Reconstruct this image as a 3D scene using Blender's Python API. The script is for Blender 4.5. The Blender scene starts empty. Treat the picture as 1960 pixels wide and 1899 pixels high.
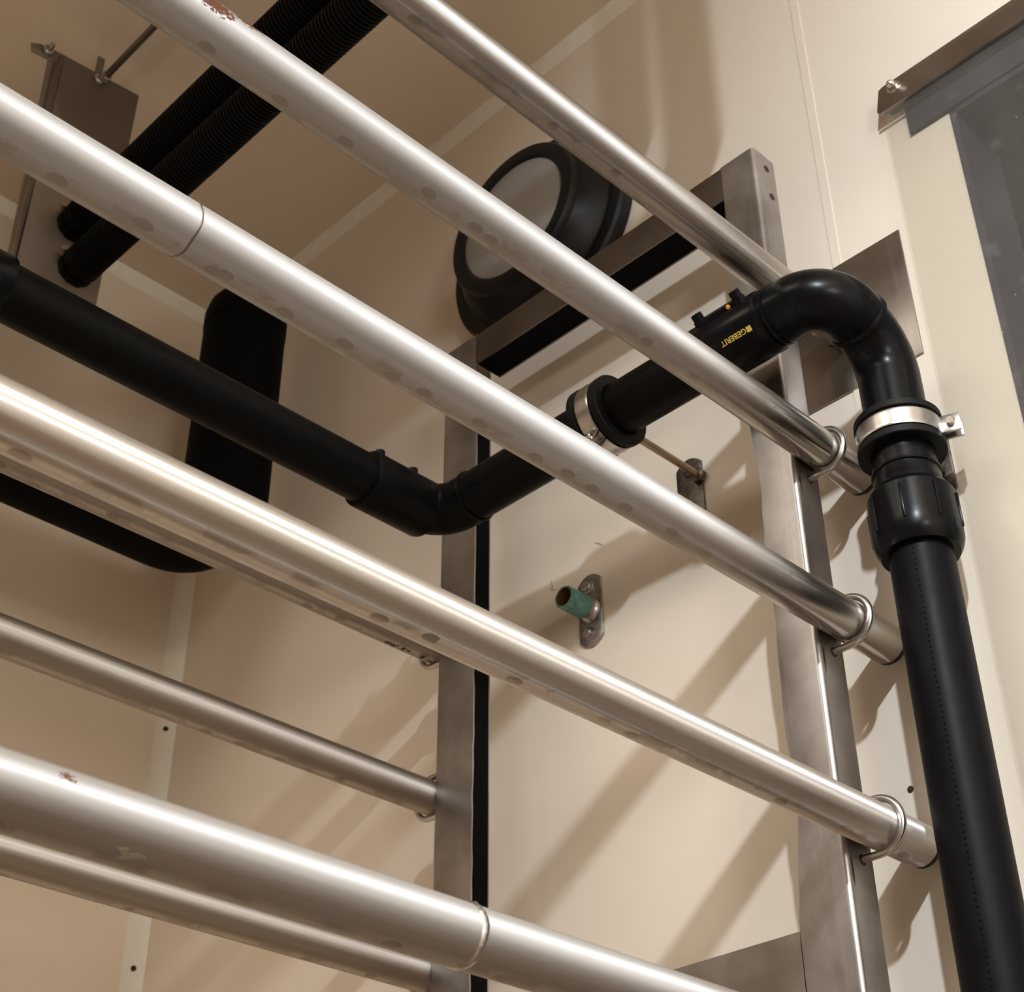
import bpy, bmesh, math, random
from mathutils import Vector, Matrix
random.seed(7)
PI = math.pi
SC = bpy.context.scene
COL = SC.collection
H = 1.45                                  # camera height above the floor

# ------------------------------------------------------------------ camera
ROT = ((0.71424856, -0.69987691, -0.00461659),
       (0.39441920, 0.40794988, -0.82341386),
       (0.57817168, 0.58630129, 0.56742251))    # rows: camera right, down, forward
cam_d = bpy.data.cameras.new('camera')
cam_d.sensor_width = 36.0
cam_d.lens = 2971.59 / 1960 * 36.0
cam_d.clip_start = 0.02
cam_d.dof.use_dof = True; cam_d.dof.focus_distance = 1.40; cam_d.dof.aperture_fstop = 16.0
cam = bpy.data.objects.new('camera', cam_d)
COL.objects.link(cam)
r_, d_, f_ = [Vector(v).normalized() for v in ROT]
cam.matrix_world = Matrix((( r_.x, -d_.x, -f_.x, 0), (r_.y, -d_.y, -f_.y, 0),
                           (r_.z, -d_.z, -f_.z, H), (0, 0, 0, 1)))
SC.camera = cam

# ------------------------------------------------------------------ world, light, exposure
SC.view_settings.view_transform = 'Standard'
SC.view_settings.look = 'None'
SC.view_settings.gamma = 1.0
SC.view_settings.use_curve_mapping = False
SC.view_settings.exposure = 0.05
W = bpy.data.worlds.new('world'); SC.world = W; W.use_nodes = True
W.node_tree.nodes['Background'].inputs[0].default_value = (0.02, 0.02, 0.022, 1)
W.node_tree.nodes['Background'].inputs[1].default_value = 1.0

def area_lamp(name, loc, aim, size, power, color, shape='DISK', size_y=None, spread=180):
    d = bpy.data.lights.new(name, 'AREA'); d.shape = shape; d.size = size
    if size_y: d.size_y = size_y
    d.energy = power; d.color = color; d.spread = math.radians(spread)
    o = bpy.data.objects.new(name, d); COL.objects.link(o)
    o.location = (loc[0], loc[1], loc[2] + H)
    o.rotation_euler = Vector(aim).to_track_quat('-Z', 'Y').to_euler()
    return o
area_lamp('room_lamp', (-0.42, -0.50, 1.76), (0.66, -0.54, -0.52), 0.10, 100, (0.83, 0.92, 1.0))
area_lamp('wall_lamp', (-0.30, -1.35, 1.02), (0.70, 0.66, -0.26), 0.42, 13, (1.0, 0.94, 0.88), 'RECTANGLE', 0.36)
area_lamp('added_ceiling_fill', (-0.7, -1.35, 2.06), (0, 0, -1), 1.3, 46, (1.0, 0.92, 0.80), 'RECTANGLE', 2.0, spread=150)  # added fill light under the ceiling, stands for no real lamp
area_lamp('added_ceiling_fill', (-0.85, 0.95, 2.06), (0, 0, -1), 1.0, 31, (1.0, 0.91, 0.78), 'RECTANGLE', 1.2, spread=150)  # second added fill, brightens the lower left of the walls

# ------------------------------------------------------------------ node helpers
class N:
    def __init__(s, name):
        s.m = bpy.data.materials.new(name); s.m.use_nodes = True
        s.t = s.m.node_tree; s.n = s.t.nodes; s.b = s.n['Principled BSDF']
        s.tc = s.n.new('ShaderNodeTexCoord')
    def link(s, a, b): s.t.links.new(a, b)
    def val(s, sock, v):
        if hasattr(v, 'is_output'): s.link(v, sock)
        else: sock.default_value = v
    def math(s, op, a, b=None, c=None, clamp=False):
        n = s.n.new('ShaderNodeMath'); n.operation = op; n.use_clamp = clamp
        s.val(n.inputs[0], a)
        if b is not None: s.val(n.inputs[1], b)
        if c is not None: s.val(n.inputs[2], c)
        return n.outputs[0]
    def sep(s, v):
        n = s.n.new('ShaderNodeSeparateXYZ'); s.link(v, n.inputs[0]); return n.outputs
    def comb(s, x, y, z):
        n = s.n.new('ShaderNodeCombineXYZ')
        for i, v in enumerate((x, y, z)): s.val(n.inputs[i], v)
        return n.outputs[0]
    def map(s, v, scale, loc=(0, 0, 0)):
        n = s.n.new('ShaderNodeMapping'); s.link(v, n.inputs[0])
        n.inputs['Scale'].default_value = scale; n.inputs['Location'].default_value = loc
        return n.outputs[0]
    def noise(s, v, scale, detail=3, rough=0.55, dim='3D'):
        n = s.n.new('ShaderNodeTexNoise'); n.noise_dimensions = dim
        if dim == '1D': s.link(v, n.inputs['W'])
        else: s.link(v, n.inputs['Vector'])
        n.inputs['Scale'].default_value = scale; n.inputs['Detail'].default_value = detail
        n.inputs['Roughness'].default_value = rough
        return n.outputs['Fac'] if 'Fac' in n.outputs else n.outputs[0]
    def ramp(s, f, stops):
        n = s.n.new('ShaderNodeValToRGB'); s.link(f, n.inputs[0])
        e = n.color_ramp.elements
        while len(e) < len(stops): e.new(0.5)
        for el, (p, c) in zip(e, stops):
            el.position = p; el.color = (c, c, c, 1) if not hasattr(c, '__len__') else (*c, 1)
        return n.outputs[0]
    def mix(s, f, a, b):
        n = s.n.new('ShaderNodeMix'); n.data_type = 'RGBA'
        s.val(n.inputs[0], f)
        s.val(n.inputs[6], a if hasattr(a, 'is_output') else (*a, 1))
        s.val(n.inputs[7], b if hasattr(b, 'is_output') else (*b, 1))
        return n.outputs[2]
    def bump(s, h, strength, dist=0.001):
        n = s.n.new('ShaderNodeBump'); n.inputs['Strength'].default_value = strength
        n.inputs['Distance'].default_value = dist
        s.link(h, n.inputs['Height']); s.link(n.outputs[0], s.b.inputs['Normal'])
    def set(s, **k):
        for a, v in k.items():
            so = s.b.inputs[{'color': 'Base Color', 'rough': 'Roughness', 'metal': 'Metallic', 'spec': 'Specular IOR Level',
                             'coat': 'Coat Weight', 'aniso': 'Anisotropic'}.get(a, a)]
            if isinstance(v, tuple): v = (*v, 1)
            s.val(so, v)
        return s.m

def box_mask(n, x, x0, x1, soft):
    a = n.math('SMOOTH_MIN', n.math('SUBTRACT', x, x0), n.math('SUBTRACT', x1, x), 0.0)
    return n.math('DIVIDE', a, soft, clamp=True)

def mat_wall(name, col, marks=None):
    n = N(name); o = n.tc.outputs['Object']
    f = n.noise(o, 1.3, 4)
    c = n.mix(n.ramp(f, [(0.35, 0.0), (0.7, 1.0)]), tuple(v * 0.965 for v in col), col)
    if marks:                                       # small grey scuffs rubbed into the wall finish
        p = n.sep(o)
        for (y, z, dy, dz, k) in marks:
            a = n.math('SUBTRACT', p[1], y); b = n.math('SUBTRACT', p[2], z)
            u = n.math('ADD', n.math('MULTIPLY', a, dz), n.math('MULTIPLY', b, -dy))      # across the stroke
            v = n.math('ADD', n.math('MULTIPLY', a, dy), n.math('MULTIPLY', b, dz))       # along the stroke
            q = n.math('ADD', n.math('POWER', n.math('DIVIDE', u, 0.0016), 2.0), n.math('POWER', n.math('DIVIDE', v, 0.012), 2.0))
            w = n.math('MULTIPLY', n.math('SUBTRACT', 1.0, q, clamp=True), k)
            c = n.mix(w, c, (0.16, 0.12, 0.10))
    n.bump(n.noise(o, 60, 2), 0.04, 0.002)
    return n.set(color=c, rough=0.42, spec=0.35)

def mat_steel(name, col=(0.60, 0.575, 0.55), rough=0.3, dirt=0.4, axis=0, metal=1.0):
    """brushed stainless sheet: grain along one axis, dull patches"""
    n = N(name); o = n.tc.outputs['Object']
    sc = [220, 220, 220]; sc[axis] = 4
    g = n.noise(n.map(o, tuple(sc)), 1.0, 2)
    pch = n.noise(o, 9, 5, 0.6)
    c = n.mix(n.ramp(pch, [(0.35, 1.0), (0.7, 0.0)]), col, tuple(v * (1 - dirt * 0.5) * w for v, w in zip(col, (1, 0.95, 0.9))))
    r = n.math('ADD', n.math('MULTIPLY', g, 0.12), n.math('MULTIPLY_ADD', pch, 0.22, rough - 0.16))
    n.bump(g, 0.05, 0.0006)
    return n.set(color=c, metal=metal, rough=r)

ANROT = 0.25
def mat_rail(name, rough, spots=0.6, seed=0.0, rust=(), col=(0.58, 0.575, 0.58), film=0.3, an=0.8, metal=1.0):
    """handled stainless tube: grain along x, drip marks on the underside, dull film streaks, rust crumbs"""
    n = N(name); o = n.tc.outputs['Object']; p = n.sep(o)
    phi = n.math('ARCTAN2', p[1], n.math('MULTIPLY', p[2], -1.0))       # 0 at the bottom, + towards +y
    cyl = n.comb(n.math('ADD', p[0], seed), n.math('MULTIPLY', phi, 0.0212), seed)
    grain = n.noise(n.map(cyl, (3, 900, 1)), 1.0, 2)
    streak = n.noise(n.map(cyl, (1.6, 160, 1)), 1.0, 3)
    blot = n.noise(n.map(cyl, (14, 60, 1)), 1.0, 4)
    # drip spots
    v = n.n.new('ShaderNodeTexVoronoi'); v.voronoi_dimensions = '1D'; v.inputs['Scale'].default_value = 22
    n.link(n.math('ADD', p[0], seed * 3.1), v.inputs['W'])
    dx = n.math('DIVIDE', v.outputs['Distance'], 0.19)
    cellr = n.sep(v.outputs['Color'])
    dy = n.math('DIVIDE', n.math('SUBTRACT', phi, n.math('MULTIPLY_ADD', cellr[1], 0.35, -0.22)), 0.24)
    d2 = n.math('ADD', n.math('POWER', dx, 2.0), n.math('POWER', dy, 2.0))
    spot = n.math('MULTIPLY', n.ramp(d2, [(0.75, 1.0), (0.98, 0.0)]), n.math('GREATER_THAN', cellr[0], 1.0 - spots))
    # a dull drained line near the bottom
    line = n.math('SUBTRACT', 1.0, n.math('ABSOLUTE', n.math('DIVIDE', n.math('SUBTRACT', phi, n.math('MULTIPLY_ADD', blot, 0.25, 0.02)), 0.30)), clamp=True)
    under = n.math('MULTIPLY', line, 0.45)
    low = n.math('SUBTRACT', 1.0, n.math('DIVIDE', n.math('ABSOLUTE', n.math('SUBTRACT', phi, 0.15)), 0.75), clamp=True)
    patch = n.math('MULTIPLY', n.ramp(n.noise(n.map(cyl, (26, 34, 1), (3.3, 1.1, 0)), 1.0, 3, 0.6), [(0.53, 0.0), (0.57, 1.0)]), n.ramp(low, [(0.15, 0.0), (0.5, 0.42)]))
    ringl = n.math('MULTIPLY', n.ramp(n.noise(n.comb(n.math('MULTIPLY', p[0], 260), n.math('MULTIPLY', phi, 0.8), seed), 1.0, 1), [(0.80, 0.0), (0.84, 1.0)]), 0.30)
    dirt = n.math('MAXIMUM', n.math('MAXIMUM', n.math('MULTIPLY', spot, 0.68), under), n.math('MAXIMUM', patch, ringl))
    c = n.mix(n.ramp(streak, [(0.35, 0.0), (0.7, 1.0)]), col, tuple(x * 0.86 for x in col))
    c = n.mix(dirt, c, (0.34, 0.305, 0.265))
    r = n.math('ADD', n.math('MULTIPLY_ADD', grain, 0.10, rough - 0.05), n.math('MULTIPLY', streak, film * 0.25))
    r = n.math('ADD', r, n.math('MULTIPLY', dirt, 0.22))
    if metal < 1.0 or film > 0.2:
        fr_ = n.math('SUBTRACT', 1.0, n.math('DIVIDE', n.math('ADD', n.math('MULTIPLY_ADD', blot, 0.06, 0.34), p[0]), 0.26, clamp=True), clamp=True)
        c = n.mix(fr_, n.mix(under, (0.50, 0.465, 0.43), (0.33, 0.29, 0.25)), c)
        r = n.math('ADD', n.math('MULTIPLY', r, fr_), n.math('MULTIPLY', n.math('SUBTRACT', 1.0, fr_), n.math('MULTIPLY_ADD', streak, 0.10, 0.15)))
        metal = n.math('SUBTRACT', 1.0, n.math('MULTIPLY', fr_, 1.0 - metal))
    if rust:
        m = None
        for (x, half, ph, phw, thr) in rust:
            a = n.math('POWER', n.math('DIVIDE', n.math('SUBTRACT', p[0], x), half), 2.0)
            b = n.math('POWER', n.math('DIVIDE', n.math('SUBTRACT', phi, ph), phw), 2.0)
            e = n.math('SUBTRACT', 1.0, n.math('ADD', a, b), clamp=True)
            fl = n.noise(n.map(cyl, (300, 420, 1)), 1.0, 4, 0.7)
            k = n.math('GREATER_THAN', n.math('MULTIPLY_ADD', e, 0.25, fl), thr)
            k = n.math('MULTIPLY', k, n.math('GREATER_THAN', e, 0.02))
            m = k if m is None else n.math('MAXIMUM', m, k)
        c = n.mix(m, c, (0.095, 0.030, 0.010))
        r = n.math('MAXIMUM', r, n.math('MULTIPLY', m, 0.8))
        metal = n.math('MULTIPLY', metal, n.math('SUBTRACT', 1.0, m))
    tg = n.n.new('ShaderNodeTangent'); tg.direction_type = 'RADIAL'; tg.axis = 'X'
    n.link(tg.outputs[0], n.b.inputs['Tangent'])
    n.b.inputs['Anisotropic Rotation'].default_value = ANROT
    return n.set(color=c, metal=metal, rough=r, aniso=an)

def mat_plain(name, col, rough=0.5, metal=0.0, var=0.0, bump=0.0, scale=30, spec=0.5):
    n = N(name); o = n.tc.outputs['Object']
    f = n.noise(o, scale, 4)
    c = n.mix(n.ramp(f, [(0.3, 0.0), (0.7, 1.0)]), tuple(v * (1 - var) for v in col), tuple(min(1, v * (1 + var)) for v in col))
    if bump: n.bump(f, bump, 0.001)
    return n.set(color=c, rough=n.math('MULTIPLY_ADD', f, 0.12, rough - 0.06), metal=metal, spec=spec)

WALLC = (0.78, 0.69, 0.585)
M = {}
M['wall'] = mat_wall('cream_wall_panel', WALLC)
M['wall_right'] = mat_wall('cream_wall_panel_scuffed', WALLC,
    [(1.121, 1.085, 0.80, 0.60, 0.8), (1.204, 1.052, 0.86, 0.51, 0.5), (1.206, 1.058, 0.1, 0.99, 0.6), (1.228, 0.99, 0.85, 0.52, 0.6), (0.705, 0.628, 0.9, -0.2, 0.5)])
M['wall_far'] = mat_wall('grey_brown_far_wall', (0.24, 0.21, 0.18))
M['ceiling'] = mat_wall('cream_ceiling_panel', (0.74, 0.63, 0.495))
M['wall_left'] = mat_wall('cream_left_wall_panel', (0.755, 0.65, 0.525))
M['trim'] = mat_plain('pale_plastic_cove', (0.80, 0.76, 0.68), 0.35, var=0.03)
M['floor'] = mat_plain('tiled_floor_grey', (0.20, 0.125, 0.072), 0.5, var=0.1, scale=6)
M['steel'] = mat_steel('brushed_stainless', (0.47, 0.455, 0.455), dirt=0.85, axis=2, metal=0.98, rough=0.37)
M['steel_low'] = mat_steel('brushed_stainless_across', (0.47, 0.455, 0.455), 0.37, 0.85, axis=1, metal=0.98)
M['steel_dark'] = mat_steel('dull_shaded_stainless', (0.21, 0.185, 0.17), 0.40, 0.6, axis=1)  # dull steel, darkened further: the upper crossbar's shade is put into this colour
M['steel_plate'] = mat_steel('stainless_plate', (0.36, 0.33, 0.31), 0.36, 0.5, axis=2)
M['plate_dark'] = mat_steel('weathered_zinc_sheet', (0.24, 0.205, 0.165), 0.55, 0.3, axis=2)
M['plate_clamp'] = mat_plain('dark_weathered_plate', (0.17, 0.145, 0.13), 0.42, 1.0, 0.45, 0.15, 130)
M['zinc'] = mat_plain('zinc_plated_steel', (0.50, 0.485, 0.47), 0.30, 1.0, 0.12, 0.02, 60)
M['bolt'] = mat_plain('bright_bolt_steel', (0.72, 0.70, 0.67), 0.2, 1.0, 0.05)
M['plate'] = mat_plain('galvanised_mounting_plate', (0.46, 0.43, 0.41), 0.42, 1.0, 0.3, 0.10, 120)
M['rod'] = mat_plain('yellowed_threaded_rod', (0.42, 0.34, 0.25), 0.4, 1.0, 0.15)
M['hdpe'] = mat_plain('black_hdpe', (0.0035, 0.0035, 0.0042), 0.27, 0, 0.1, 0.015, 40, 0.13)
M['hdpe_riser'] = mat_plain('black_pipe_satin', (0.0038, 0.0038, 0.0048), 0.44, 0, 0.15, 0.02, 60, 0.08)
M['hdpe_matt'] = mat_plain('black_hdpe_matt', (0.0035, 0.0033, 0.0034), 0.40, 0, 0.15, 0.02, 50, 0.08)
M['rubber'] = mat_plain('black_rubber', (0.004, 0.0039, 0.004), 0.55, 0, 0.1, 0.03, 80, 0.18)
M['foam'] = mat_plain('black_foam_sleeve', (0.003, 0.0029, 0.0028), 0.7, 0, 0.1, 0.05, 90, 0.06)
M['hose'] = mat_plain('black_corrugated_plastic', (0.0055, 0.0042, 0.0034), 0.5, 0, 0.3, 0.05, 120, 0.10)
M['yellow'] = mat_plain('yellow_print', (0.58, 0.42, 0.09), 0.5)
M['amber'] = mat_plain('orange_indicator', (0.95, 0.42, 0.03), 0.4)
M['dot'] = mat_plain('dark_embossed_dot', (0.002, 0.002, 0.002), 0.9, spec=0.05)
M['lampbody'] = mat_plain('anthracite_lamp_body', (0.008, 0.0085, 0.0095), 0.42, 0, 0.08, 0.01, 40, 0.18)
M['lens'] = mat_plain('grey_opal_lens', (0.30, 0.29, 0.28), 0.35, 0, 0.03, spec=0.5)
M['endcap'] = mat_plain('black_end_plug', (0.01, 0.009, 0.008), 0.5)
M['hole'] = mat_plain('rusty_hole', (0.05, 0.018, 0.008), 0.9)
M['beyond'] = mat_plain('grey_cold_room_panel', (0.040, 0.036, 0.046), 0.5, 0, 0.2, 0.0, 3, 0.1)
M['beyond_seam'] = mat_plain('pale_grey_joint', (0.30, 0.28, 0.29), 0.5)
M['tape'] = mat_plain('old_grey_tape', (0.27, 0.25, 0.20), 0.6)
M['ink'] = mat_plain('black_stamp_ink', (0.03, 0.025, 0.022), 0.6)

def mat_verdigris():
    n = N('verdigris_copper'); o = n.tc.outputs['Object']
    f = n.noise(o, 110, 5, 0.65); g = n.noise(o, 45, 3)
    c = n.mix(n.ramp(f, [(0.3, 0.0), (0.7, 1.0)]), (0.035, 0.13, 0.115), (0.15, 0.34, 0.29))
    c = n.mix(n.ramp(g, [(0.62, 0.0), (0.78, 1.0)]), c, (0.16, 0.11, 0.05))
    n.bump(f, 0.3, 0.001)
    return n.set(color=c, rough=0.7, metal=0.0)
M['verdigris'] = mat_verdigris()
M['copper_in'] = mat_plain('tarnished_copper_bore', (0.30, 0.17, 0.06), 0.45, 0.8, 0.3)

def mat_pvc():
    n = N('clear_pvc_strip'); o = n.tc.outputs['Object']
    tr = n.n.new('ShaderNodeBsdfTransparent'); tr.inputs[0].default_value = (0.935, 0.93, 0.915, 1)
    df = n.n.new('ShaderNodeBsdfDiffuse'); df.inputs[0].default_value = (0.74, 0.70, 0.63, 1)
    gl = n.n.new('ShaderNodeBsdfGlossy'); gl.inputs[0].default_value = (0.9, 0.9, 0.9, 1); gl.inputs['Roughness'].default_value = 0.14
    f = n.noise(o, 26, 6, 0.7); g = n.noise(n.map(o, (1, 1, 0.5)), 5, 4)
    haze = n.math('ADD', n.math('MULTIPLY', n.ramp(f, [(0.58, 0.0), (0.72, 1.0)]), 0.04), n.math('MULTIPLY', n.ramp(g, [(0.45, 0.0), (0.75, 1.0)]), 0.03))
    sp = n.ramp(n.noise(n.map(o, (1, 150, 110)), 1.0, 2, 0.5), [(0.70, 0.0), (0.76, 1.0)])
    scr = n.math('MULTIPLY', sp, n.ramp(n.noise(o, 9, 3), [(0.5, 0.0), (0.6, 1.0)]))
    haze = n.math('ADD', n.math('ADD', haze, 0.040), n.math('MULTIPLY', scr, 0.45), clamp=True)
    m1 = n.n.new('ShaderNodeMixShader'); n.link(haze, m1.inputs[0]); n.link(tr.outputs[0], m1.inputs[1]); n.link(df.outputs[0], m1.inputs[2])
    fr = n.n.new('ShaderNodeFresnel'); fr.inputs[0].default_value = 1.22
    m2 = n.n.new('ShaderNodeMixShader'); n.link(n.math('MULTIPLY', fr.outputs[0], 0.30), m2.inputs[0]); n.link(m1.outputs[0], m2.inputs[1]); n.link(gl.outputs[0], m2.inputs[2])
    n.link(m2.outputs[0], n.n['Material Output'].inputs['Surface'])
    return n.m
M['pvc'] = mat_pvc()

# ------------------------------------------------------------------ mesh helpers (all in camera-height coordinates)
def frame_of(d):
    d = Vector(d).normalized()
    u = d.orthogonal().normalized() if abs(d.z) > 0.95 else d.cross(Vector((0, 0, 1))).normalized()
    return d, u, d.cross(u).normalized()

class MB:
    def __init__(s): s.v = []; s.f = []
    def add(s, vs, fs):
        b = len(s.v); s.v += [Vector(v) for v in vs]; s.f += [tuple(i + b for i in f) for f in fs]; return s
    def box(s, c, size, ax=None):
        X, Y, Z = ax or (Vector((1, 0, 0)), Vector((0, 1, 0)), Vector((0, 0, 1)))
        vs = [Vector(c) + X * (size[0] / 2 * i) + Y * (size[1] / 2 * j) + Z * (size[2] / 2 * k) for i in (-1, 1) for j in (-1, 1) for k in (-1, 1)]
        return s.add(vs, [(0, 1, 3, 2), (4, 6, 7, 5), (0, 4, 5, 1), (2, 3, 7, 6), (0, 2, 6, 4), (1, 5, 7, 3)])
    def sweep(s, pts, rad, seg=24, caps=True, dirs=None):
        pts = [Vector(p) for p in pts]; n = len(pts)
        rad = rad if hasattr(rad, '__len__') else [rad] * n
        tang = dirs or [(pts[min(i + 1, n - 1)] - pts[max(i - 1, 0)]).normalized() for i in range(n)]
        _, u, _ = frame_of(tang[0]); vs = []
        for i in range(n):
            t = Vector(tang[i]); u = (u - t * u.dot(t)).normalized(); w = t.cross(u)
            vs += [pts[i] + (u * math.cos(a) + w * math.sin(a)) * rad[i] for a in [2 * PI * k / seg for k in range(seg)]]
        fs = [(i * seg + k, i * seg + (k + 1) % seg, (i + 1) * seg + (k + 1) % seg, (i + 1) * seg + k) for i in range(n - 1) for k in range(seg)]
        if caps: fs += [tuple(range(seg - 1, -1, -1)), tuple((n - 1) * seg + k for k in range(seg))]
        return s.add(vs, fs)
    def lathe(s, o, d, prof, seg=32, caps=True):
        d = Vector(d).normalized(); o = Vector(o)
        return s.sweep([o + d * t for t, _ in prof], [r for _, r in prof], seg, caps, [d] * len(prof))
    def ring(s, o, d, prof, seg=40):
        """closed profile of (t, r) revolved round an axis: hollow solid"""
        d, u, w = frame_of(d); o = Vector(o); m = len(prof); vs = []
        for k in range(seg):
            a = 2 * PI * k / seg; e = u * math.cos(a) + w * math.sin(a)
            vs += [o + d * t + e * r for t, r in prof]
        fs = [(k * m + i, k * m + (i + 1) % m, ((k + 1) % seg) * m + (i + 1) % m, ((k + 1) % seg) * m + i) for k in range(seg) for i in range(m)]
        return s.add(vs, fs)
    def prism(s, outline, o, X, Y, Z, t):
        """2D outline (x, y) extruded by t along Z"""
        o, X, Y, Z = [Vector(q) for q in (o, X, Y, Z)]; n = len(outline)
        vs = [o + X * a + Y * b for a, b in outline] + [o + X * a + Y * b + Z * t for a, b in outline]
        return s.add(vs, [tuple(range(n - 1, -1, -1)), tuple(range(n, 2 * n))] + [(i, (i + 1) % n, n + (i + 1) % n, n + i) for i in range(n)])

def link(name, mb, mat, parent=None, base=None, bevel=0.0, smooth=35, **props):
    """one mesh object; vertices are given in scene coordinates and stored relative to the thing's base"""
    if parent is not None: base = parent['base']
    base = Vector(base if base is not None else (0, 0, 0))
    bm = bmesh.new()
    vs = [bm.verts.new(v - base) for v in mb.v]
    for f in mb.f:
        try: bm.faces.new([vs[i] for i in f])
        except ValueError: pass
    bmesh.ops.recalc_face_normals(bm, faces=bm.faces)
    if bevel:
        ed = [e for e in bm.edges if len(e.link_faces) == 2 and e.calc_face_angle(0) > 0.6]
        bmesh.ops.bevel(bm, geom=ed, offset=bevel, segments=2, affect='EDGES', profile=0.5, clamp_overlap=True)
    me = bpy.data.meshes.new(name); bm.to_mesh(me); bm.free()
    me.polygons.foreach_set('use_smooth', [True] * len(me.polygons))
    me.set_sharp_from_angle(angle=math.radians(smooth))
    me.materials.append(mat)
    o = bpy.data.objects.new(name, me); COL.objects.link(o)
    if parent is None: o.location = base; o['base'] = list(base)
    else:
        o.parent = parent; o['base'] = list(base)
    for k, v in props.items(): o[k] = v
    return o
def thing(name, label, cat, base, group=None):
    o = bpy.data.objects.new(name, None); o.empty_display_size = 0.05; COL.objects.link(o)
    o.location = base; o['base'] = list(base); o['label'] = label; o['category'] = cat
    if group: o['group'] = group
    return o
def tag(o, label, cat, group=None):
    o['label'] = label; o['category'] = cat
    if group: o['group'] = group
    return o
def arc(c, u, v, r, a0, a1, n):
    c, u, v = Vector(c), Vector(u), Vector(v)
    return [c + u * (r * math.cos(a0 + (a1 - a0) * i / n)) + v * (r * math.sin(a0 + (a1 - a0) * i / n)) for i in range(n + 1)]
EX, EY, EZ = Vector((1, 0, 0)), Vector((0, 1, 0)), Vector((0, 0, 1))

# ------------------------------------------------------------------ the room
XW, YB, ZC = 1.262, 2.12, 2.08
XL, YF = -3.2, -2.6
DY0, DY1, DZ = -0.75, 0.533, 1.424            # doorway in the right wall
T = 0.09
def structure(name, mb, mat, **k):
    return link(name, mb, mat, kind='structure', **k)
wall = MB()
def slab(y0, y1, z0, z1): wall.box(((XW + XW + T) / 2, (y0 + y1) / 2, (z0 + z1) / 2), (T, y1 - y0, z1 - z0))
slab(DY1, YB + T, -H, ZC); slab(YF - T, DY0, -H, ZC); slab(DY0, DY1, DZ, ZC)
structure('wall_right', wall, M['wall_right'])
structure('wall_left', MB().box(((XL + XW) / 2, YB + T / 2, (ZC - H) / 2), (XW - XL, T, ZC + H)), M['wall_left'])
structure('wall_back', MB().box((XL - T / 2, (YF + YB) / 2, (ZC - H) / 2), (T, YB - YF + 2 * T, ZC + H)), M['wall_far'])
structure('wall_front', MB().box(((XL + XW) / 2, YF - T / 2, (ZC - H) / 2), (XW - XL, T, ZC + H)), M['wall'])
structure('floor', MB().box(((XL + 3.2) / 2, (YF + YB) / 2, -H - 0.05), (3.2 - XL + 0.4, YB - YF + 0.4, 0.1)), M['floor'])
structure('ceiling', MB().box(((XL + XW + T) / 2, (YF + YB) / 2, ZC + 0.05), (XW + T - XL + 0.2, YB - YF + 0.3, 0.1)), M['ceiling'])
# cove strips in the corners
def cove(name, a, b, pa, pb, corner):
    """triangular strip from edge line a to edge line b along a run"""
    pass
structure('trim_1', MB().prism([(0, 0), (-0.014, 0), (-0.010, -0.010), (0, -0.026)], (XW, YF, ZC), EX, EZ, EY, YB - YF), M['trim'])
structure('trim_2', MB().prism([(0, 0), (0, -0.026), (-0.010, -0.010), (-0.014, 0)], (XL, YB, ZC), EY, EZ, EX, XW - XL), M['trim'])
tr3 = structure('trim_3', MB().prism([(0, 0), (-0.0215, 0), (-0.013, -0.018), (0, -0.032)], (XW, YB, -H), EX, EY, EZ, ZC + H - 0.02), M['trim'])
for z in (1.163, 0.758, 0.35):
    a = Vector((-0.83, -0.56, 0))
    link('screw', MB().lathe((1.249, 2.1, z), a, [(-0.003, 0.004), (0.0015, 0.0042), (0.004, 0.0025)], 10), M['endcap'], tr3)
structure('trim_4', MB().box((XW - 0.0006, 0.7145, (ZC - 0.026 + 0.9) / 2 - 0.0), (0.0012, 0.012, ZC - 0.026 - 0.9)), M['wall'])
# door lining and the cold room behind the doorway
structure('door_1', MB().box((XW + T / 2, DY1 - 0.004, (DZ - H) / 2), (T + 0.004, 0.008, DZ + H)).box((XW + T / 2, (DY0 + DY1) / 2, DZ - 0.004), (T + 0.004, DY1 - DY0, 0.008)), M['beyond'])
wb = structure('wall_beyond', MB().box((1.96, -0.2, 0.35), (0.05, 3.4, 3.6)), M['beyond_seam'])
seams = [-1.45, -0.60, -0.02, 0.56, 0.985, 1.565, 1.852, 2.15]
for z0, z1 in zip(seams[:-1], seams[1:]):
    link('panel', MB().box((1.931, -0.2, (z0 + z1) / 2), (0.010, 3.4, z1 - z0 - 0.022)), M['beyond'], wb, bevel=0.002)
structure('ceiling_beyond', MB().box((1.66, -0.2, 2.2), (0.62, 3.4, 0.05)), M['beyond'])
structure('wall_beyond_side', MB().box((1.66, 1.5, 0.35), (0.62, 0.05, 3.6)), M['beyond'])

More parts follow.
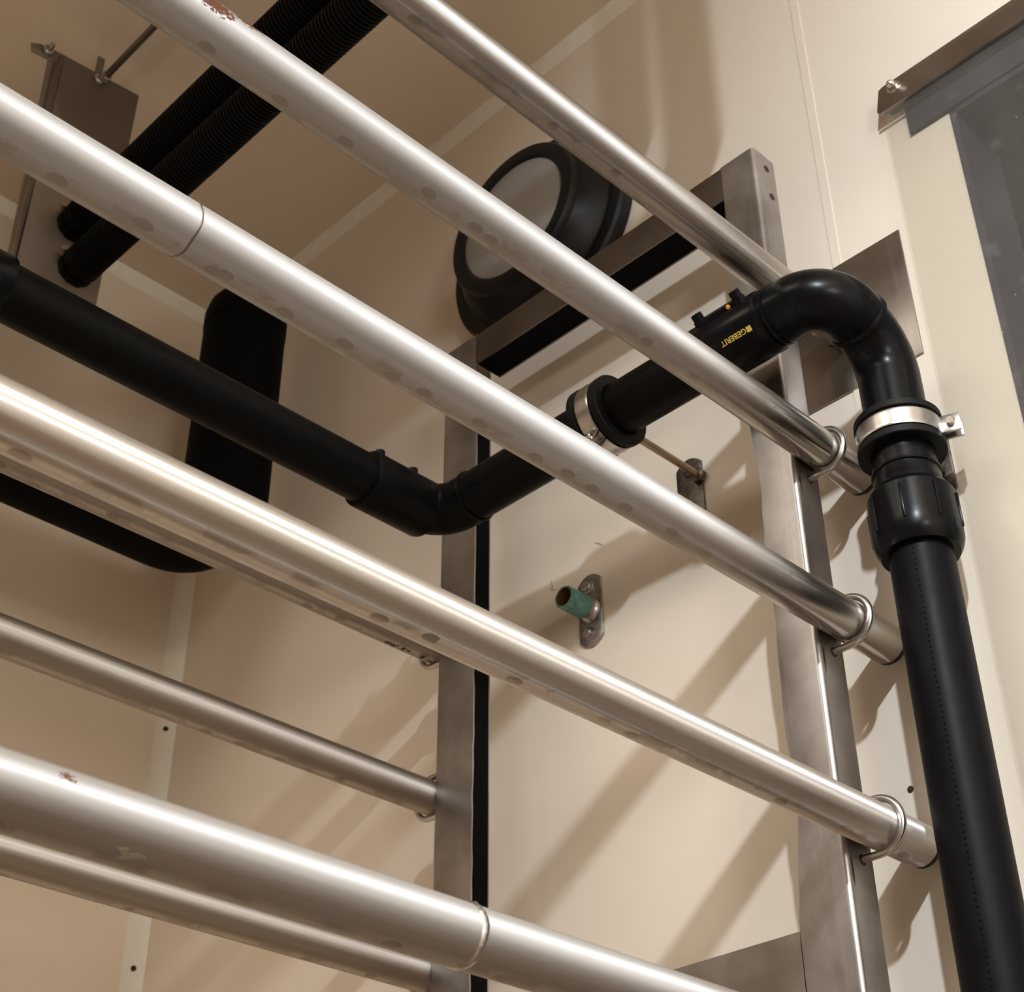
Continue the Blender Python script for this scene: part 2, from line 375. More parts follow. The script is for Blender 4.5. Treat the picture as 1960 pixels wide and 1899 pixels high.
# ------------------------------------------------------------------ steel channel frame
FX0, FX1, FY0, FY1, FZ1 = 1.1515, 1.1975, 0.7412, 1.3045, 1.446
TH = 0.0025
fr = thing('channel_frame', 'tall rectangular stainless steel channel frame standing close to the cream right wall', 'frame', (1.175, 1.02, -H))
def channel(l1, l2, rb=0.006):
    """U profile as (across, out): web on out=0, flanges of length l1 (at across=0) and l2"""
    w = FX1 - FX0; o = []
    o += [(0, l1)]
    o += [(rb - rb * math.cos(a), rb - rb * math.sin(a)) for a in [PI / 2 * i / 4 for i in range(5)]]
    o += [(w - rb + rb * math.sin(a), rb - rb * math.cos(a)) for a in [PI / 2 * i / 4 for i in range(5)]]
    o += [(w, l2), (w - TH, l2)]
    q = rb - TH
    o += [(w - rb + q * math.cos(a), rb - q * math.sin(a)) for a in [PI / 2 * i / 4 for i in range(5)]]
    o += [(rb - q * math.sin(a), rb - q * math.cos(a)) for a in [PI / 2 * i / 4 for i in range(5)]]
    o += [(TH, l1)]
    return o
def wavy_post(y0, sgn, lens, zs, rng, amp):
    mb = MB(); prev = None; ring = None
    for i, z in enumerate(zs):
        l1 = lens(z) + rng.uniform(-amp, amp) + amp * 1.4 * math.sin(z * 23 + y0) * math.sin(z * 9.1)
        pr = channel(l1, 0.0485 + rng.uniform(-amp, amp) * 0.5)
        vs = [Vector((FX0 + a, y0 + sgn * b, z)) for a, b in pr]; n = len(vs); base = len(mb.v)
        mb.v += vs
        if ring is not None:
            mb.f += [(ring + k, ring + (k + 1) % n, base + (k + 1) % n, base + k) for k in range(n)]
        else: mb.f.append(tuple(range(base, base + n)))
        ring = base
    mb.f.append(tuple(range(ring, ring + n)))
    return mb
rng = random.Random(3)
def fl_front(z):
    pts = [(-2, .060), (.36, .060), (.47, .0585), (.54, .0520), (.58, .0480), (.683, .0500), (.758, .0488), (.787, .0455), (.812, .0468), (.88, .0478), (.92, .0472), (.972, .0465), (1.04, .0508), (1.24, .0505), (1.5, .0505)]
    for (a, b), (c, d) in zip(pts[:-1], pts[1:]):
        if a <= z <= c: return b + (d - b) * (z - a) / (c - a)
    return .05
zs = [-H, 0.0] + [0.3 + i * 0.02 for i in range(57)] + [FZ1 - 0.002]
link('post', wavy_post(FY0, 1, fl_front, zs, rng, 0.0008), M['steel'], fr, smooth=40)
link('post', wavy_post(FY1, -1, lambda z: 0.0675 - 0.0015 * (1.2 - z), zs, rng, 0.0007), M['steel'], fr, smooth=40)
def bar_prof(zt, sgn, l1, l2):
    return [(a, sgn * b) for a, b in channel(l1, l2)]
xb = MB().prism([(a, -b) for a, b in channel(0.0555, 0.0555)], (FX0, FY0 + 0.0503, FZ1), EX, EZ, EY, FY1 - FY0 - 0.1170)
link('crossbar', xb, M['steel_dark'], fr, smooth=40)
xb = MB().prism([(a, b) for a, b in channel(0.0625, 0.0600)], (FX0, FY0 + 0.0590, 0.408), EX, EZ, EY, FY1 - FY0 - 0.1240)
link('crossbar', xb, M['steel_low'], fr, smooth=40)
link('lining', MB().box(((FX0 + FX1) / 2, FY1 - TH - 0.0235, (FZ1 - H) / 2 - 0.01), (FX1 - FX0 - 2 * TH - .0006, 0.047, FZ1 + H - 0.08)), M['foam'], fr)
link('lining', MB().box(((FX0 + FX1) / 2, (FY0 + FY1) / 2, FZ1 - TH - 0.0255), (FX1 - FX0 - 2 * TH - .0006, FY1 - FY0 - 0.13, 0.050)), M['foam'], fr)
for zr in (0.9785, 0.7695, 0.5544):
    link('slot', MB().prism([(-.0008, 0), (.0012, -.004), (.0016, -.018), (.0004, -.030), (-.0010, -.020), (-.0014, -.006)], (FX0 + 0.0072, FY0 - 0.0003, zr - 0.026), EX, EZ, EY, 0.0006), M['hole'], fr)
# drilled holes near the top of the front post, and the stamped line on the lower crossbar
for (x, z) in ((1.1765, 1.4225), (1.1805, 1.377)):
    link('drilled_hole', MB().lathe((x, FY0 + 0.0002, z), (0, -1, 0), [(0, 0.0052), (0.0006, 0.0050)], 14), M['hole'], fr)

# ------------------------------------------------------------------ stainless rails
RR = 0.0212
FRONT = [(1.1893, 0.46, 0.25, 'topmost front one, running behind the black elbow'),
         (0.9785, 0.70, 0.7, 'second front one, a brown rust scab at upper left'),
         (0.7695, 0.70, 0.9, 'third front one, with thin joint line and many drip spots'),
         (0.5544, 0.36, 0.35, 'fourth front one, polished with a narrow white glint'),
         (0.3325, 0.58, 0.25, 'lowest and nearest one, with a rippled weld seam')]
rust2 = [(0.375 - 1.2, 0.022, -1.75, 0.55, 0.60), (0.405 - 1.2, 0.020, -2.1, 0.4, 0.60)]
rust5 = [(0.3635 - 1.2, 0.008, -2.05, 0.28, 0.70)]
def rail(y, z, x1, mat, label, group, cap):
    t = thing('steel_rail', label, 'rail', (1.2, y, z), group)
    link('tube', MB().lathe((-1.5, y, z), EX, [(0, RR)] + [(0.25 * i, RR) for i in range(1, 11)] + [(x1 + 1.5, RR)], 48), mat, t)
    if cap:
        link('end_cap', MB().lathe((x1, y, z), EX, [(-0.002, RR - 0.0012), (0.0, RR - 0.0006), (0.0065, RR - 0.0006), (0.0078, RR - 0.004)], 32), M['endcap'], t)
    return t
def weld(t, x, y, z, amp, w, mat, seed):
    rg = random.Random(seed); mb = MB(); seg = 72; prof = []
    ph = [rg.uniform(0, 6.28) for _ in range(3)]
    vs = []
    for k in range(seg):
        a = 2 * PI * k / seg; off = 0.0012 * math.sin(a + ph[0]) + 0.0005 * math.sin(5 * a + ph[1])
        h = amp * (0.75 + 0.25 * math.sin(k * 2.4 + ph[2]) + rg.uniform(-.15, .15))
        for (dx, hh) in ((-w, -0.0004), (-w * .5, h * .75), (0, h), (w * .5, h * .75), (w, -0.0004)):
            vs.append(Vector((x + off + dx, y + math.sin(a) * (RR + hh), z + math.cos(a) * (RR + hh))))
    fs = [(k * 5 + i, k * 5 + i + 1, ((k + 1) % seg) * 5 + i + 1, ((k + 1) % seg) * 5 + i) for k in range(seg) for i in range(4)]
    return link('weld_seam', mb.add(vs, fs), mat, t, smooth=80)
for i, (z, rg_, sp, lab) in enumerate(FRONT):
    m = mat_rail('stainless_tube_front_%s' % 'abcde'[i], rg_, sp, 1.37 * i + 0.4, rust2 if i == 1 else rust5 if i == 4 else (), col=(0.74, 0.72, 0.70) if i == 3 else (0.50, 0.49, 0.485) if i == 4 else (0.56, 0.555, 0.56), film=0.1 if i == 3 else 0.35, an=1.0 if i == 3 else 0.96 if i == 0 else 0.88, metal=0.74 if i in (1, 2) else 0.92 if i == 4 else 1.0)
    t = rail(0.72, z, 1.243, m, 'stainless tube rail, ' + lab, 'front rails', True)
    if i == 2: weld(t, 0.390, 0.72, z, 0.00035, 0.0014, M['steel_dark'], 5)
    if i == 4:
        weld(t, 0.663, 0.72, z, 0.0016, 0.0034, M['zinc'], 9)
        # torn scrap of tape stuck low on the tube
        a0 = -0.30
        def on(xx, aa, rr=RR + 0.0004): return Vector((xx, 0.72 + math.sin(aa) * rr, z - math.cos(aa) * rr))
        sx = 0.4092; sc_ = [(-.008, -.22), (-.002, -.30), (0.001, -.16), (.006, -.24), (.011, -.17), (.004, -.06), (.002, .05), (-.005, .06), (-.003, -.05)]
        mb = MB(); n = len(sc_)
        mb.add([on(sx + a, -0.42 + b) for a, b in sc_] + [on(sx + a, -0.42 + b, RR - 0.0005) for a, b in sc_],
               [tuple(range(n)), tuple(range(2 * n - 1, n - 1, -1))] + [(k, (k + 1) % n, n + (k + 1) % n, n + k) for k in range(n)])
        link('tape_scrap', mb, M['tape'], t)
BACK = [(0.977, 'upper rear one, black stamping near the rear post'),
        (0.769, 'middle rear one, meeting the rear post'),
        (0.5545, 'lowest rear one, just under the nearest rail')]
for i, (z, lab) in enumerate(BACK):
    m = mat_rail('stainless_tube_rear_%s' % 'abc'[i], 0.48, 0.3, 7.7 + 1.9 * i, (), (0.50, 0.465, 0.43), 0.19, 0.92)
    t = rail(1.3262, z, 1.2, m, 'duller stainless tube rail, ' + lab, 'rear rails', False)
    if i == 0:        # stamped marking, too worn to read
        rg2 = random.Random(11); mb = MB(); x = 1.085
        while x < 1.170:
            w = rg2.uniform(0.002, 0.006)
            if rg2.random() < 0.8:
                for k in range(2):
                    aa = 0.05 + rg2.uniform(-.14, .14); hh = rg2.uniform(.05, .13)
                    vs = [(x, 1.3262 + math.sin(a) * (RR + .0003), z - math.cos(a) * (RR + .0003)) for a in (aa - hh, aa + hh)] + \
                         [(x + w, 1.3262 + math.sin(a) * (RR + .0003), z - math.cos(a) * (RR + .0003)) for a in (aa + hh, aa - hh)]
                    mb.add(vs, [(0, 1, 2, 3)])
            x += w + rg2.uniform(0.0005, 0.003)
        link('stamped_marking', mb, M['ink'], t, kind='stuff')

# ------------------------------------------------------------------ loop bolts holding the rails to the posts
def u_bolt(x, y, z, sgn, label, group, drop=0.0):
    """sgn -1: loop opens towards +y (front post), +1: opens towards -y (rear post)"""
    rr = 0.0037; R = RR + rr + 0.0012
    t = thing('u_bolt', label, 'bolt', (x, y, z), group)
    leg = 0.050
    c = Vector((x, y, z))
    p = [c + Vector((0, -sgn * leg, R))] + [c + Vector((0, -sgn * leg * .5, R))] + arc(c, EZ, EY * sgn, R, 0, PI, 20) + [c + Vector((0, -sgn * leg * .5, -R)), c + Vector((0, -sgn * leg, -R))]
    link('bow', MB().sweep(p, rr, 12), M['zinc'], t)
    yw = FY0 if sgn < 0 else FY1
    for s in (1, -1):
        yn = yw - sgn * (TH + 0.0005)
        link('nut', MB().lathe((x, yn, z + s * R), (0, -sgn, 0), [(0, 0.0066), (0.0055, 0.0066)], 6), M['zinc'], t, bevel=0.0005)
        link('hole_rim', MB().lathe((x, yw + sgn * 0.0001, z + s * R), (0, sgn, 0), [(0, 0.0054), (0.0004, 0.0052)], 14), M['hole'], t)
    return t
for z, w in ((0.9785, 'upper'), (0.7695, 'middle'), (0.5544, 'lower')):
    u_bolt(1.1770, 0.72, z, -1, 'bent steel loop bolt clasping a rail to the front post, %s of three' % w, 'loop bolts on the front post')
for z, w in ((0.977, 'upper, under the stamped rail end'), (0.769, 'middle one'), (0.5545, 'lowest one, behind the nearest rail')):
    u_bolt(1.166, 1.3262, z, 1, 'loop bolt at the far side of the rear post, ' + w, 'loop bolts on the rear post')

# ------------------------------------------------------------------ black drain pipe
PR = 0.0319
BX, BZ = 1.0888, 1.1012                    # run along y in front of the frame
LY = 1.2372                                # run along x
VX, VY = 1.187, 0.634                      # riser
dp = thing('drain_pipe', 'black plastic drain pipe elbowed round the frame and dropping down beside it', 'pipe', (VX, VY, -H))
link('pipe_run', MB().lathe((-1.4, LY, BZ), EX, [(0, PR), (0.6, PR), (1.2, PR), (1.8, PR), (2.40, PR)], 48), M['hdpe_matt'], dp)
link('pipe_run', MB().lathe((BX, 1.175, BZ), (0, -1, 0), [(0, PR), (0.2, PR), (0.45, PR)], 48), M['hdpe_matt'], dp)
# far coupling, cut by the left edge of the picture
cp = link('coupling', MB().lathe((0.36, LY, BZ), EX, [(0, 0.033), (0.002, 0.0372), (0.085, 0.0372), (0.110, 0.0372), (0.1125, 0.0355), (0.113, 0.032)], 48), M['hdpe'], dp)
def pegs(parent, pts, d, r=0.0068, h=0.020):
    for p in pts:
        link('terminal_peg', MB().lathe(p, d, [(0, r * 1.25), (h * .45, r * 1.2), (h * .5, r), (h * .95, r), (h, r * .8)], 18), M['hdpe'], parent)
pegs(cp, [(0.437, LY, BZ + 0.032), (0.380, LY, BZ + 0.032)], EZ)
# coupling and elbow at the far corner
cp = link('coupling', MB().lathe((0.962, LY, BZ), EX, [(0, 0.0325), (0.0015, 0.0365), (0.004, 0.0374), (0.100, 0.0374), (0.104, 0.0362), (0.106, 0.0325)], 48), M['hdpe_matt'], dp)
pegs(cp, [(0.986, LY - 0.002, BZ + 0.031), (1.041, LY - 0.002, BZ + 0.031)], EZ)
link('saddle', MB().box((1.014, LY, BZ + 0.0355), (0.075, 0.020, 0.008)), M['hdpe_matt'], cp, bevel=0.002)
eb = 0.044
path = [(1.06, LY, BZ)] + arc((BX - eb, LY - eb, BZ), EY, EX, eb, 0, PI / 2, 14) + [(BX, 1.170, BZ), (BX, 1.168, BZ)]
link('elbow', MB().sweep(path, [0.0328] * (len(path) - 1) + [0.0325], 48), M['hdpe_matt'], dp, smooth=50)
link('weld_bead', MB().ring((BX, 1.170, BZ), EY, [(-0.0025, 0.031), (-0.0025, 0.0337), (0, 0.0345), (0.0025, 0.0337), (0.0025, 0.031)], 48), M['hdpe_matt'], dp)
# near coupling with pegs and yellow print
cp = link('coupling', MB().lathe((BX, 0.802, BZ), (0, -1, 0), [(0, 0.0325), (0.0015, 0.0352), (0.004, 0.0362), (0.094, 0.0362), (0.0975, 0.0350), (0.098, 0.0325)], 56), M['hdpe'], dp)
pd = Vector((-0.77, 0.0, 0.64)).normalized()           # the pegs point away from the wall and a little up
ps = Vector((-0.80, 0, 0.60)).normalized()             # they sit on the upper front of the sleeve
pegs(cp, [Vector((BX, y, BZ)) + ps * 0.033 for y in (0.777, 0.7245)], pd, 0.0064, 0.0155)
sd = ps.cross(EY)
link('saddle', MB().box(Vector((BX, 0.751, BZ)) + ps * 0.0350, (0.010, 0.056, 0.019), (ps, EY, sd)), M['hdpe'], cp, bevel=0.0025)
link('indicator_dot', MB().lathe(Vector((BX, 0.735, BZ)) + ps * 0.0372 + sd * 0.0094, sd, [(0, 0.0026), (0.0009, 0.0022)], 14), M['amber'], cp)
def wrap_text(txt, y_start, ang, size, mat, parent):
    cu = bpy.data.curves.new('lettering', 'FONT'); cu.body = txt; cu.size = size; cu.offset = size * 0.018
    cu.space_character = 1.02
    to = bpy.data.objects.new('lettering', cu); COL.objects.link(to)
    dg = bpy.context.evaluated_depsgraph_get(); me = bpy.data.meshes.new_from_object(to.evaluated_get(dg))
    COL.objects.unlink(to); bpy.data.objects.remove(to)
    xs = [v.co.x for v in me.vertices]; w = max(xs)
    mb = MB()
    h = size * 0.72
    def put(x, y):                                    # reads along +y, letter tops face downwards/outwards
        a = ang + (y - h / 2) / 0.0365
        return Vector((BX + math.cos(a) * 0.03655, y_start + x, BZ + math.sin(a) * 0.03655))
    sq = h * 0.98
    mb.add([put(x, y) for x, y in ((0, 0), (sq, 0), (sq, h), (0, h))], [(0, 1, 2, 3)])
    mb.add([put(sq * 1.12 + v.co.x * 1.0, v.co.y) for v in me.vertices], [tuple(p.vertices) for p in me.polygons])
    bpy.data.meshes.remove(me)
    return link('lettering', mb, mat, parent, smooth=80)
wrap_text('GEBERIT', 0.7135, math.radians(219), 0.0088, M['yellow'], cp)
# ribs between coupling and elbow
link('ribbed_neck', MB().lathe((BX, 0.706, BZ), (0, -1, 0), [(0, 0.0345), (0.004, 0.0345), (0.0045, 0.0325), (0.007, 0.0325), (0.0075, 0.0342), (0.011, 0.0345), (0.0115, 0.0325), (0.0145, 0.0325), (0.015, 0.0340), (0.024, 0.0336)], 56), M['hdpe'], dp, smooth=25)
e1, ph = 0.043, math.radians(15)
ed = Vector((math.cos(ph), 0, -math.sin(ph))); eu = Vector((math.sin(ph), 0, math.cos(ph)))
p0 = Vector((BX, VY, BZ))
p1 = p0 + ed * 0.055                                    # where the two elbows meet
path = [(BX, 0.694, BZ)] + arc(p0 + ed * e1 + EY * e1, -ed, -EY, e1, 0, PI / 2, 20) + [p1]
link('elbow', MB().sweep(path, 0.0335, 56), M['hdpe'], dp, smooth=60)
link('socket_rim', MB().ring(p1, ed, [(-0.004, 0.030), (-0.004, 0.0340), (-0.001, 0.0357), (0.0022, 0.0357), (0.0030, 0.030)], 56), M['hdpe'], dp)
e2 = (VX - p1.x) / (1 - math.sin(ph))
c2 = p1 - eu * e2
path = [p1 - ed * 0.002] + arc(c2, eu, ed, e2, 0, PI / 2 - ph, 20) + [(VX, VY, 0.99), (VX, VY, 0.915)]
link('elbow', MB().sweep(path, 0.0327, 56), M['hdpe'], dp, smooth=60)
# neck, ring nut, riser
link('ribbed_neck', MB().lathe((VX, VY, 0.924), (0, 0, -1), [(0, 0.0327), (0.014, 0.0332), (0.0150, 0.0352), (0.0175, 0.0355), (0.0185, 0.0338), (0.030, 0.0345), (0.034, 0.0362), (0.046, 0.0362)], 56), M['hdpe'], dp, smooth=25)
nut = link('ring_nut', MB().lathe((VX, VY, 0.887), (0, 0, -1), [(0, 0.0355), (0.004, 0.0400), (0.010, 0.0438), (0.042, 0.0446), (0.050, 0.0448), (0.062, 0.0444), (0.070, 0.0420), (0.076, 0.0385), (0.0765, 0.0335)], 64), M['hdpe'], dp, smooth=28)
for k in range(8):
    a = math.radians(197 + 45 * k); e = Vector((math.cos(a), math.sin(a), 0)); s_ = Vector((-e.y, e.x, 0))
    link('grip_rib', MB().box(Vector((VX, VY, 0.852)) + e * 0.0440, (0.0045, 0.0030, 0.040), (e, s_, EZ)), M['hdpe'], nut, bevel=0.001)
link('riser_pipe', MB().lathe((VX, VY, 0.83), (0, 0, -1), [(0, PR), (0.6, PR), (1.2, PR), (0.83 + H, PR)], 56), M['hdpe_riser'], dp)
mb = MB(); a = math.radians(196.6); e = Vector((math.cos(a), math.sin(a), 0)); s_ = Vector((-e.y, e.x, 0))
z = 0.815
while z > 0.30:
    c = Vector((VX, VY, z)) + e * (PR + 0.0002)
    mb.add([c + s_ * (0.0010 * math.cos(t)) + EZ * (0.0010 * math.sin(t)) for t in [PI / 3 * k for k in range(6)]], [(0, 1, 2, 3, 4, 5)])
    z -= 0.0060
link('dotted_line', mb, M['dot'], dp, kind='stuff')

# ------------------------------------------------------------------ pipe clamps with wall plates
def arc_plate(c, w, h, sag, t):
    """wall plate in the y/z plane with bowed ends, from the wall towards the room"""
    o = []; n = 8
    for i in range(n + 1):
        u = -1 + 2 * i / n; o.append((u * w / 2, h / 2 - sag + sag * (1 - u * u)))
    for i in range(n + 1):
        u = 1 - 2 * i / n; o.append((u * w / 2, -h / 2 + sag - sag * (1 - u * u)))
    return MB().prism(o, (XW, c[0], c[1]), EY, EZ, -EX, t)
def hexhead(c, d, r, h): return MB().lathe(c, d, [(0, r), (h, r)], 6)
def clamp(label, axis_pt, d, wid, ear_dir, plate_c, plate_wh, group):
    d = Vector(d); ax = Vector(axis_pt)
    t = thing('pipe_clamp', label, 'clamp', (XW, plate_c[0], plate_c[1]), group)
    h = wid / 2
    link('rubber_lining', MB().ring(ax, d, [(-h, 0.0331), (-h, 0.0440), (-h + .001, 0.0452), (-h + .008, 0.0452), (-h + .0095, 0.0420), (h - .0095, 0.0420), (h - .008, 0.0452), (h - .001, 0.0452), (h, 0.0440), (h, 0.0331)], 56), M['rubber'], t)
    q = 0.0100
    link('band', MB().ring(ax, d, [(-q, 0.0422), (-q, 0.0440), (-q * .75, 0.0447), (-q * .45, 0.0440), (0, 0.0450), (q * .45, 0.0440), (q * .75, 0.0447), (q, 0.0440), (q, 0.0422)], 64), M['zinc'], t)
    e = Vector(ear_dir).normalized(); s_ = d.cross(e)
    ear = ax + e * 0.0535
    for k in (-1, 1):
        link('ear', MB().box(ear + s_ * (0.006 * k), (0.020, 0.0028, q * 2.1), (e, s_, d)), M['zinc'], t, bevel=0.0008)
    bo = -1 if s_.x > 0 else 1
    sc = link('screw', MB().lathe(ear + s_ * (bo * 0.007), s_ * bo, [(0, 0.0052), (0.004, 0.0052), (0.0055, 0.0040)], 16), M['bolt'], t)
    link('screw_shank', MB().lathe(ear - s_ * (bo * 0.014), s_ * bo, [(0, 0.0028), (0.022, 0.0028)], 12), M['zinc'], t)
    link('boss', MB().lathe((ax.x + 0.043, ax.y, ax.z), EX, [(0, 0.0085), (0.010, 0.0075), (0.012, 0.006)], 12), M['zinc'], t)
    link('rod', MB().lathe((ax.x + 0.050, ax.y, ax.z), EX, [(0, 0.0048), (XW - ax.x - 0.052, 0.0048)], 20), M['rod'], t)
    pl = link('wall_plate', arc_plate(plate_c, plate_wh[0], plate_wh[1], 0.011, 0.0035), M['plate_clamp'], t, bevel=0.0008)
    link('nut', hexhead((XW - 0.0035, ax.y, ax.z), -EX, 0.0105, 0.007), M['plate_clamp'], pl, bevel=0.0006)
    for s in (1, -1):
        link('screw_head', MB().lathe((XW - 0.0035, plate_c[0], plate_c[1] + s * plate_wh[1] * 0.31), -EX, [(0, 0.0075), (0.002, 0.0072), (0.0036, 0.004)], 16), M['plate_clamp'], pl)
    return t
clamp('rubber-lined steel clamp on the level black pipe, its rod running to a dark wall plate', (BX, 0.947, BZ), EY, 0.046, (-0.45, 0, -0.89), (0.964, 1.084), (0.040, 0.104), 'pipe clamps')
clamp('rubber-lined steel pipe clamp round the upright black pipe, its bright screw on the right', (VX, VY, 0.953), EZ, 0.042, (0.34, -0.94, 0), (0.638, 0.966), (0.040, 0.110), 'pipe clamps')

# ------------------------------------------------------------------ copper pipe stub on its wall plate
cs = thing('copper_stub', 'short open copper pipe stub with green verdigris on a small steel wall plate', 'pipe stub', (XW, 1.137, 0.992))
pl = link('wall_plate', arc_plate((1.137, 0.992), 0.040, 0.104, 0.011, 0.0035), M['plate'], cs, bevel=0.0008)
for s in (1, -1):
    link('bolt', MB().lathe((XW - 0.0035, 1.140, 0.992 + s * 0.034), -EX, [(0, 0.0095), (0.0015, 0.0090), (0.002, 0.0070), (0.0055, 0.0066), (0.0065, 0.005)], 18), M['zinc'], pl, smooth=25)
link('socket', MB().lathe((XW - 0.003, 1.137, 0.991), -EX, [(0, 0.0165), (0.003, 0.0155), (0.006, 0.0125), (0.016, 0.0118)], 28), M['zinc'], cs)
link('green_pipe', MB().ring((1.2455, 1.137, 0.991), -EX, [(0, 0.006), (0, 0.0156), (0.0345, 0.0152), (0.0355, 0.0146), (0.0355, 0.0130), (0.004, 0.0126)], 36), M['verdigris'], cs, smooth=30, label='green verdigris pipe end')
link('bore', MB().ring((1.2455, 1.137, 0.991), -EX, [(0.003, 0.0002), (0.003, 0.0127), (0.0352, 0.0131), (0.0352, 0.0124), (0.006, 0.0120), (0.006, 0.0002)], 32), M['copper_in'], cs, smooth=30)

# ------------------------------------------------------------------ round bulkhead lamp
LYc, LZc = 1.200, 1.672
bl = thing('bulkhead_lamp', 'round anthracite bulkhead lamp with a grey lens, unlit, high on the right wall', 'lamp', (XW, LYc, LZc))
bd = link('housing', MB().lathe((XW, LYc, LZc), -EX, [(0, 0.172), (0.003, 0.180), (0.022, 0.181), (0.027, 0.177), (0.029, 0.160), (0.0285, 0.156), (0.034, 0.154), (0.052, 0.141), (0.066, 0.130), (0.069, 0.126)], 72), M['lampbody'], bl, smooth=30)
link('front_ring', MB().ring((XW, LYc, LZc), -EX, [(0.066, 0.100), (0.066, 0.1295), (0.074, 0.1300), (0.079, 0.1270), (0.081, 0.1200), (0.080, 0.1075), (0.076, 0.1030)], 72), M['lampbody'], bl)
link('lens', MB().lathe((XW, LYc, LZc), -EX, [(0.067, 0.103), (0.075, 0.1032), (0.0765, 0.100), (0.0785, 0.070), (0.0795, 0.035), (0.080, 0.004)], 64), M['lens'], bl, smooth=60)
link('screw', MB().lathe((1.2285, 1.262, 1.548), (-0.6, 0.3, -0.6), [(-0.003, 0.0038), (0.001, 0.0036), (0.002, 0.002)], 12), M['bolt'], bl)

# ------------------------------------------------------------------ flat steel plate on the wall behind the elbow
sp_ = link('steel_plate', MB().box((XW - 0.0015, 0.705, 1.2015), (0.003, 0.158, 0.188)), M['steel_plate'], base=(XW, 0.705, 1.1075), bevel=0.0008)
tag(sp_, 'flat square stainless plate fixed to the wall behind the black elbow', 'plate')

# ------------------------------------------------------------------ strip curtain in the doorway
sc_t = thing('strip_curtain', 'clear plastic strip curtain hanging from a flat steel rail over the doorway', 'curtain', (XW - 0.02, 0.0, 1.46))
rl = link('hanger_rail', MB().prism([(0.6136, 1.470), (0.606, 1.5035), (0.600, 1.506), (-0.80, 1.514), (-0.80, 1.470)], (XW - 0.020, 0, 0), EY, EZ, -EX, 0.003), M['steel_plate'], sc_t, bevel=0.0006)
link('lower_lip', MB().box((XW - 0.0215, -0.094, 1.466), (0.0065, 1.410, 0.0045)), M['steel_plate'], sc_t, bevel=0.0006)
link('dark_bar', MB().box((XW - 0.003, -0.108, 1.447), (0.006, 1.385, 0.046)), M['beyond'], sc_t)  # dark bar across the wall between hanger rail and doorway top
link('batten', MB().box((XW - 0.010, -0.09, 1.490), (0.020, 1.39, 0.028)), M['steel_plate'], sc_t)
for y in (0.585, 0.17, -0.25, -0.67):
    b = link('cap_bolt', MB().lathe((XW - 0.023, y, 1.493), -EX, [(0, 0.0095), (0.001, 0.0095), (0.0012, 0.0068), (0.006, 0.0068), (0.0065, 0.0055), (0.0105, 0.0045), (0.0125, 0.002)], 18), M['bolt'], rl, smooth=30)
for k, (y1, y0, x) in enumerate(((0.6060, 0.30, XW - 0.0180), (0.345, 0.03, XW - 0.0140), (0.075, -0.24, XW - 0.0180), (-0.195, -0.51, XW - 0.0140), (-0.465, -0.78, XW - 0.0180))):
    mb = MB(); n = 14; vs = []
    for i in range(n + 1):
        y = y1 + (y0 - y1) * i / n
        for zz in (1.468, 1.0, 0.5, 0.0, -0.7, -H + 0.03):
            b = 0.0012 * math.sin(i * 0.9 + k) * (1.468 - zz) * 0.4
            vs.append(Vector((x + b * 0.3, y, zz)))
    fs = [(i * 6 + j, i * 6 + j + 1, (i + 1) * 6 + j + 1, (i + 1) * 6 + j) for i in range(n) for j in range(5)]
    mb.add(vs, fs)
    o = link('plastic_strip', mb, M['pvc'], sc_t)
    so = o.modifiers.new('thickness', 'SOLIDIFY'); so.thickness = 0.0016; so.use_rim = False

# ------------------------------------------------------------------ corrugated hoses, their mounting plate and conduit under the ceiling
YP = 1.70
mp = thing('mounting_plate', 'thin grey metal plate hanging below the ceiling where the ribbed hoses end', 'plate', (0.72, YP, ZC))
link('sheet', MB().prism([(0.648, 1.50), (0.7945, 1.50), (0.7985, 2.045), (0.640, 2.028), (0.615, 2.022), (0.601, 2.012), (0.606, 1.996), (0.634, 2.000)], (0, YP, 0), EX, EZ, EY, 0.003), M['plate_dark'], mp, bevel=0.0006)
link('folded_edge', MB().box((0.6455, YP - 0.008, 1.745), (0.003, 0.016, 0.50)), M['plate_dark'], mp, bevel=0.0006)
link('edge_rod', MB().lathe((0.650, YP - 0.013, 1.50), EZ, [(0, 0.005), (0.505, 0.005)], 14), M['steel_dark'], mp)
for (x, z) in ((0.629, 2.014), (0.722, 2.020)):
    b = link('bolt', hexhead((x, YP, z), -EY, 0.010, 0.007), M['zinc'], mp, bevel=0.0006)
    link('stud', MB().lathe((x, YP, z), -EY, [(0, 0.0045), (0.020, 0.0045)], 12), M['zinc'], b)
link('hanger', MB().box((0.7225, YP + 0.0045, 2.054), (0.012, 0.003, 0.056)), M['plate_dark'], mp)
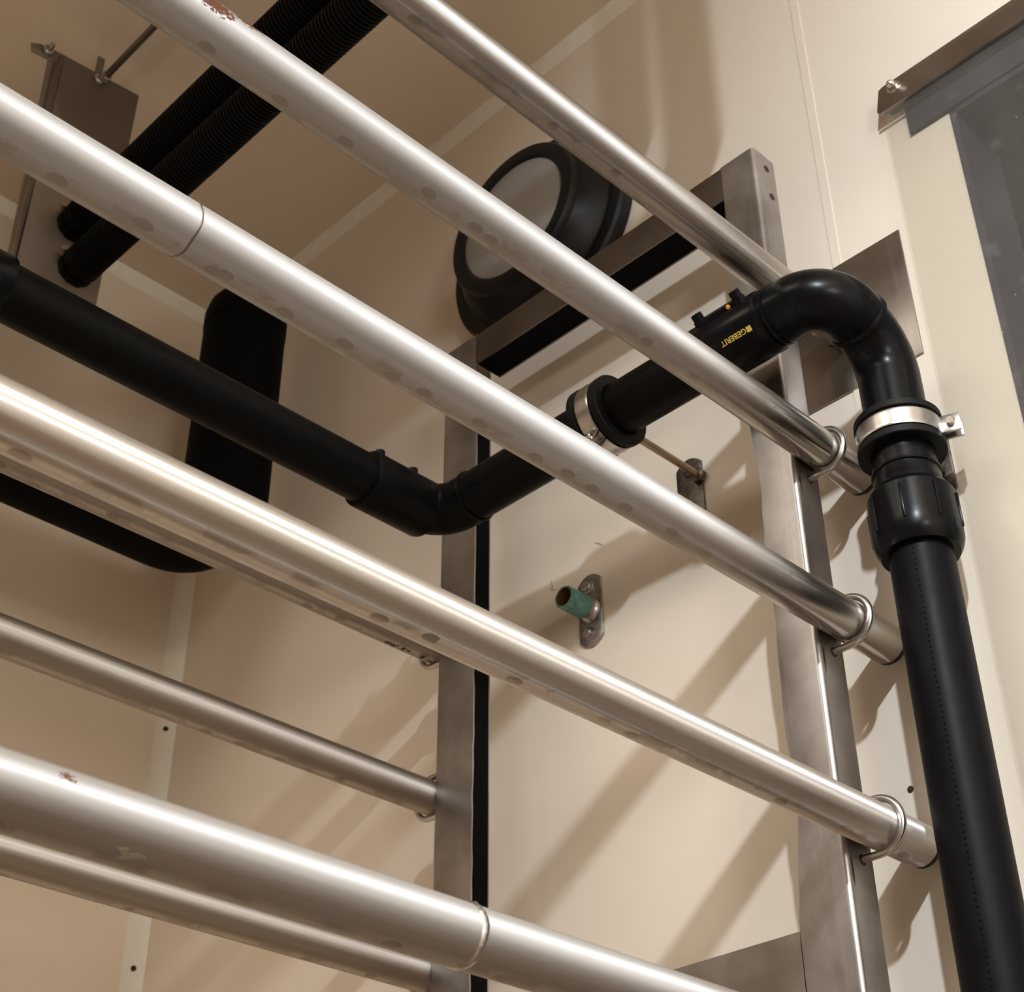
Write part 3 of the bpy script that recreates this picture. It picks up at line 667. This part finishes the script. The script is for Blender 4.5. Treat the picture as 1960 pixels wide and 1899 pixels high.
def hose(x, z, r, label):
    t = thing('corrugated_hose', label, 'hose', (x, YP - 0.03, z), 'ribbed hoses')
    p = 0.0066; rb = 0.085; yt = 0.55 if z > 1.65 else 0.48
    pts = []; L1 = (YP - 0.034) - (yt + rb); L2 = rb * PI / 2; L3 = ZC - z - rb - 0.002
    def at(q):
        if q < L1: return Vector((x, YP - 0.034 - q, z))
        if q < L1 + L2:
            a = (q - L1) / rb; return Vector((x, yt + rb - rb * math.sin(a), z + rb - rb * math.cos(a)))
        return Vector((x, yt, z + rb + q - L1 - L2))
    q = 0.0; rad = []
    while q < L1 + L2 + L3 - p:
        for (u, k) in ((0, .84), (.22, .86), (.38, 1), (.70, 1), (.86, .86)): pts.append(at(q + u * p)); rad.append(r * k)
        q += p
    link('ribbed_tube', MB().sweep(pts, rad, 24), M['hose'], t, smooth=25)
    g = link('gland', MB().lathe((x, YP - 0.0005, z), -EY, [(0, r * 0.98), (0.012, r * 0.98), (0.0125, r * 0.8), (0.018, r * 0.8), (0.0185, r * 1.02), (0.036, r * 1.02), (0.040, r * 0.8)], 10), M['hose'], t, smooth=25)
    link('earth_tab', MB().lathe((x - r * 0.9, YP - 0.012, z + 0.010), (-0.4, -0.9, 0.1), [(0, 0.0055), (0.014, 0.0055)], 10), M['rod'], g)
hose(0.7345, 1.694, 0.0300, 'upper of two black corrugated hoses crossing under the ceiling to a grey plate')
hose(0.7500, 1.614, 0.0300, 'lower of two black corrugated hoses crossing under the ceiling to a grey plate')
cd = thing('conduit', 'thin dark metal rod running just below the ceiling to the grey plate', 'rod', (0.728, YP - 0.02, 2.024))
link('tube', MB().lathe((0.7285, YP - 0.0085, 2.024), -EY, [(0, 0.0058), (0.4, 0.0058), (0.92, 0.0058)], 16), M['steel_dark'], cd)
link('end_nut', hexhead((0.7285, YP - 0.0075, 2.024), -EY, 0.0095, 0.010), M['zinc'], cd, bevel=0.0006)

# ------------------------------------------------------------------ thick black insulated pipe in the far corner
QX, QY, RZ, QR = 1.128, 1.81, 1.337, 0.071
bi = thing('insulated_pipe', 'thick matt black insulated pipe turning upwards in the far corner', 'pipe', (QX, QY, RZ))
rb = 0.105
path = [(-1.2, QY, RZ), (0.2, QY, RZ), (QX - rb - 0.01, QY, RZ)] + arc((QX - rb, QY, RZ + rb), -EZ, EX, rb, 0, PI / 2, 16) + [(QX, QY, 1.62), (QX, QY, 1.78)]
link('foam_sleeve', MB().sweep(path, QR, 40), M['foam'], bi, smooth=60)
link('end_cap', MB().lathe((QX, QY, 1.7795), EZ, [(0, QR + 0.0012), (0.030, QR + 0.001), (0.055, QR * .93), (0.074, QR * .75), (0.086, QR * .45), (0.090, 0.01)], 40), M['foam'], bi, smooth=60)

# ------------------------------------------------------------------ rusty nail hole beside the riser
nh = link('nail', MB().lathe((XW, 0.7301, 0.6198), -EX, [(-0.002, 0.0036), (0.0008, 0.0034), (0.0016, 0.002)], 12), M['hole'], base=(XW, 0.7301, 0.6198))
tag(nh, 'tiny rusty nail head in the cream wall left of the upright black pipe', 'nail')

# ------------------------------------------------------------------ raise everything to its height above the floor
for o in SC.objects:
    if o.type in {'MESH', 'EMPTY'}:
        if o.parent is None: o.location.z += H
        if 'base' in o: del o['base']
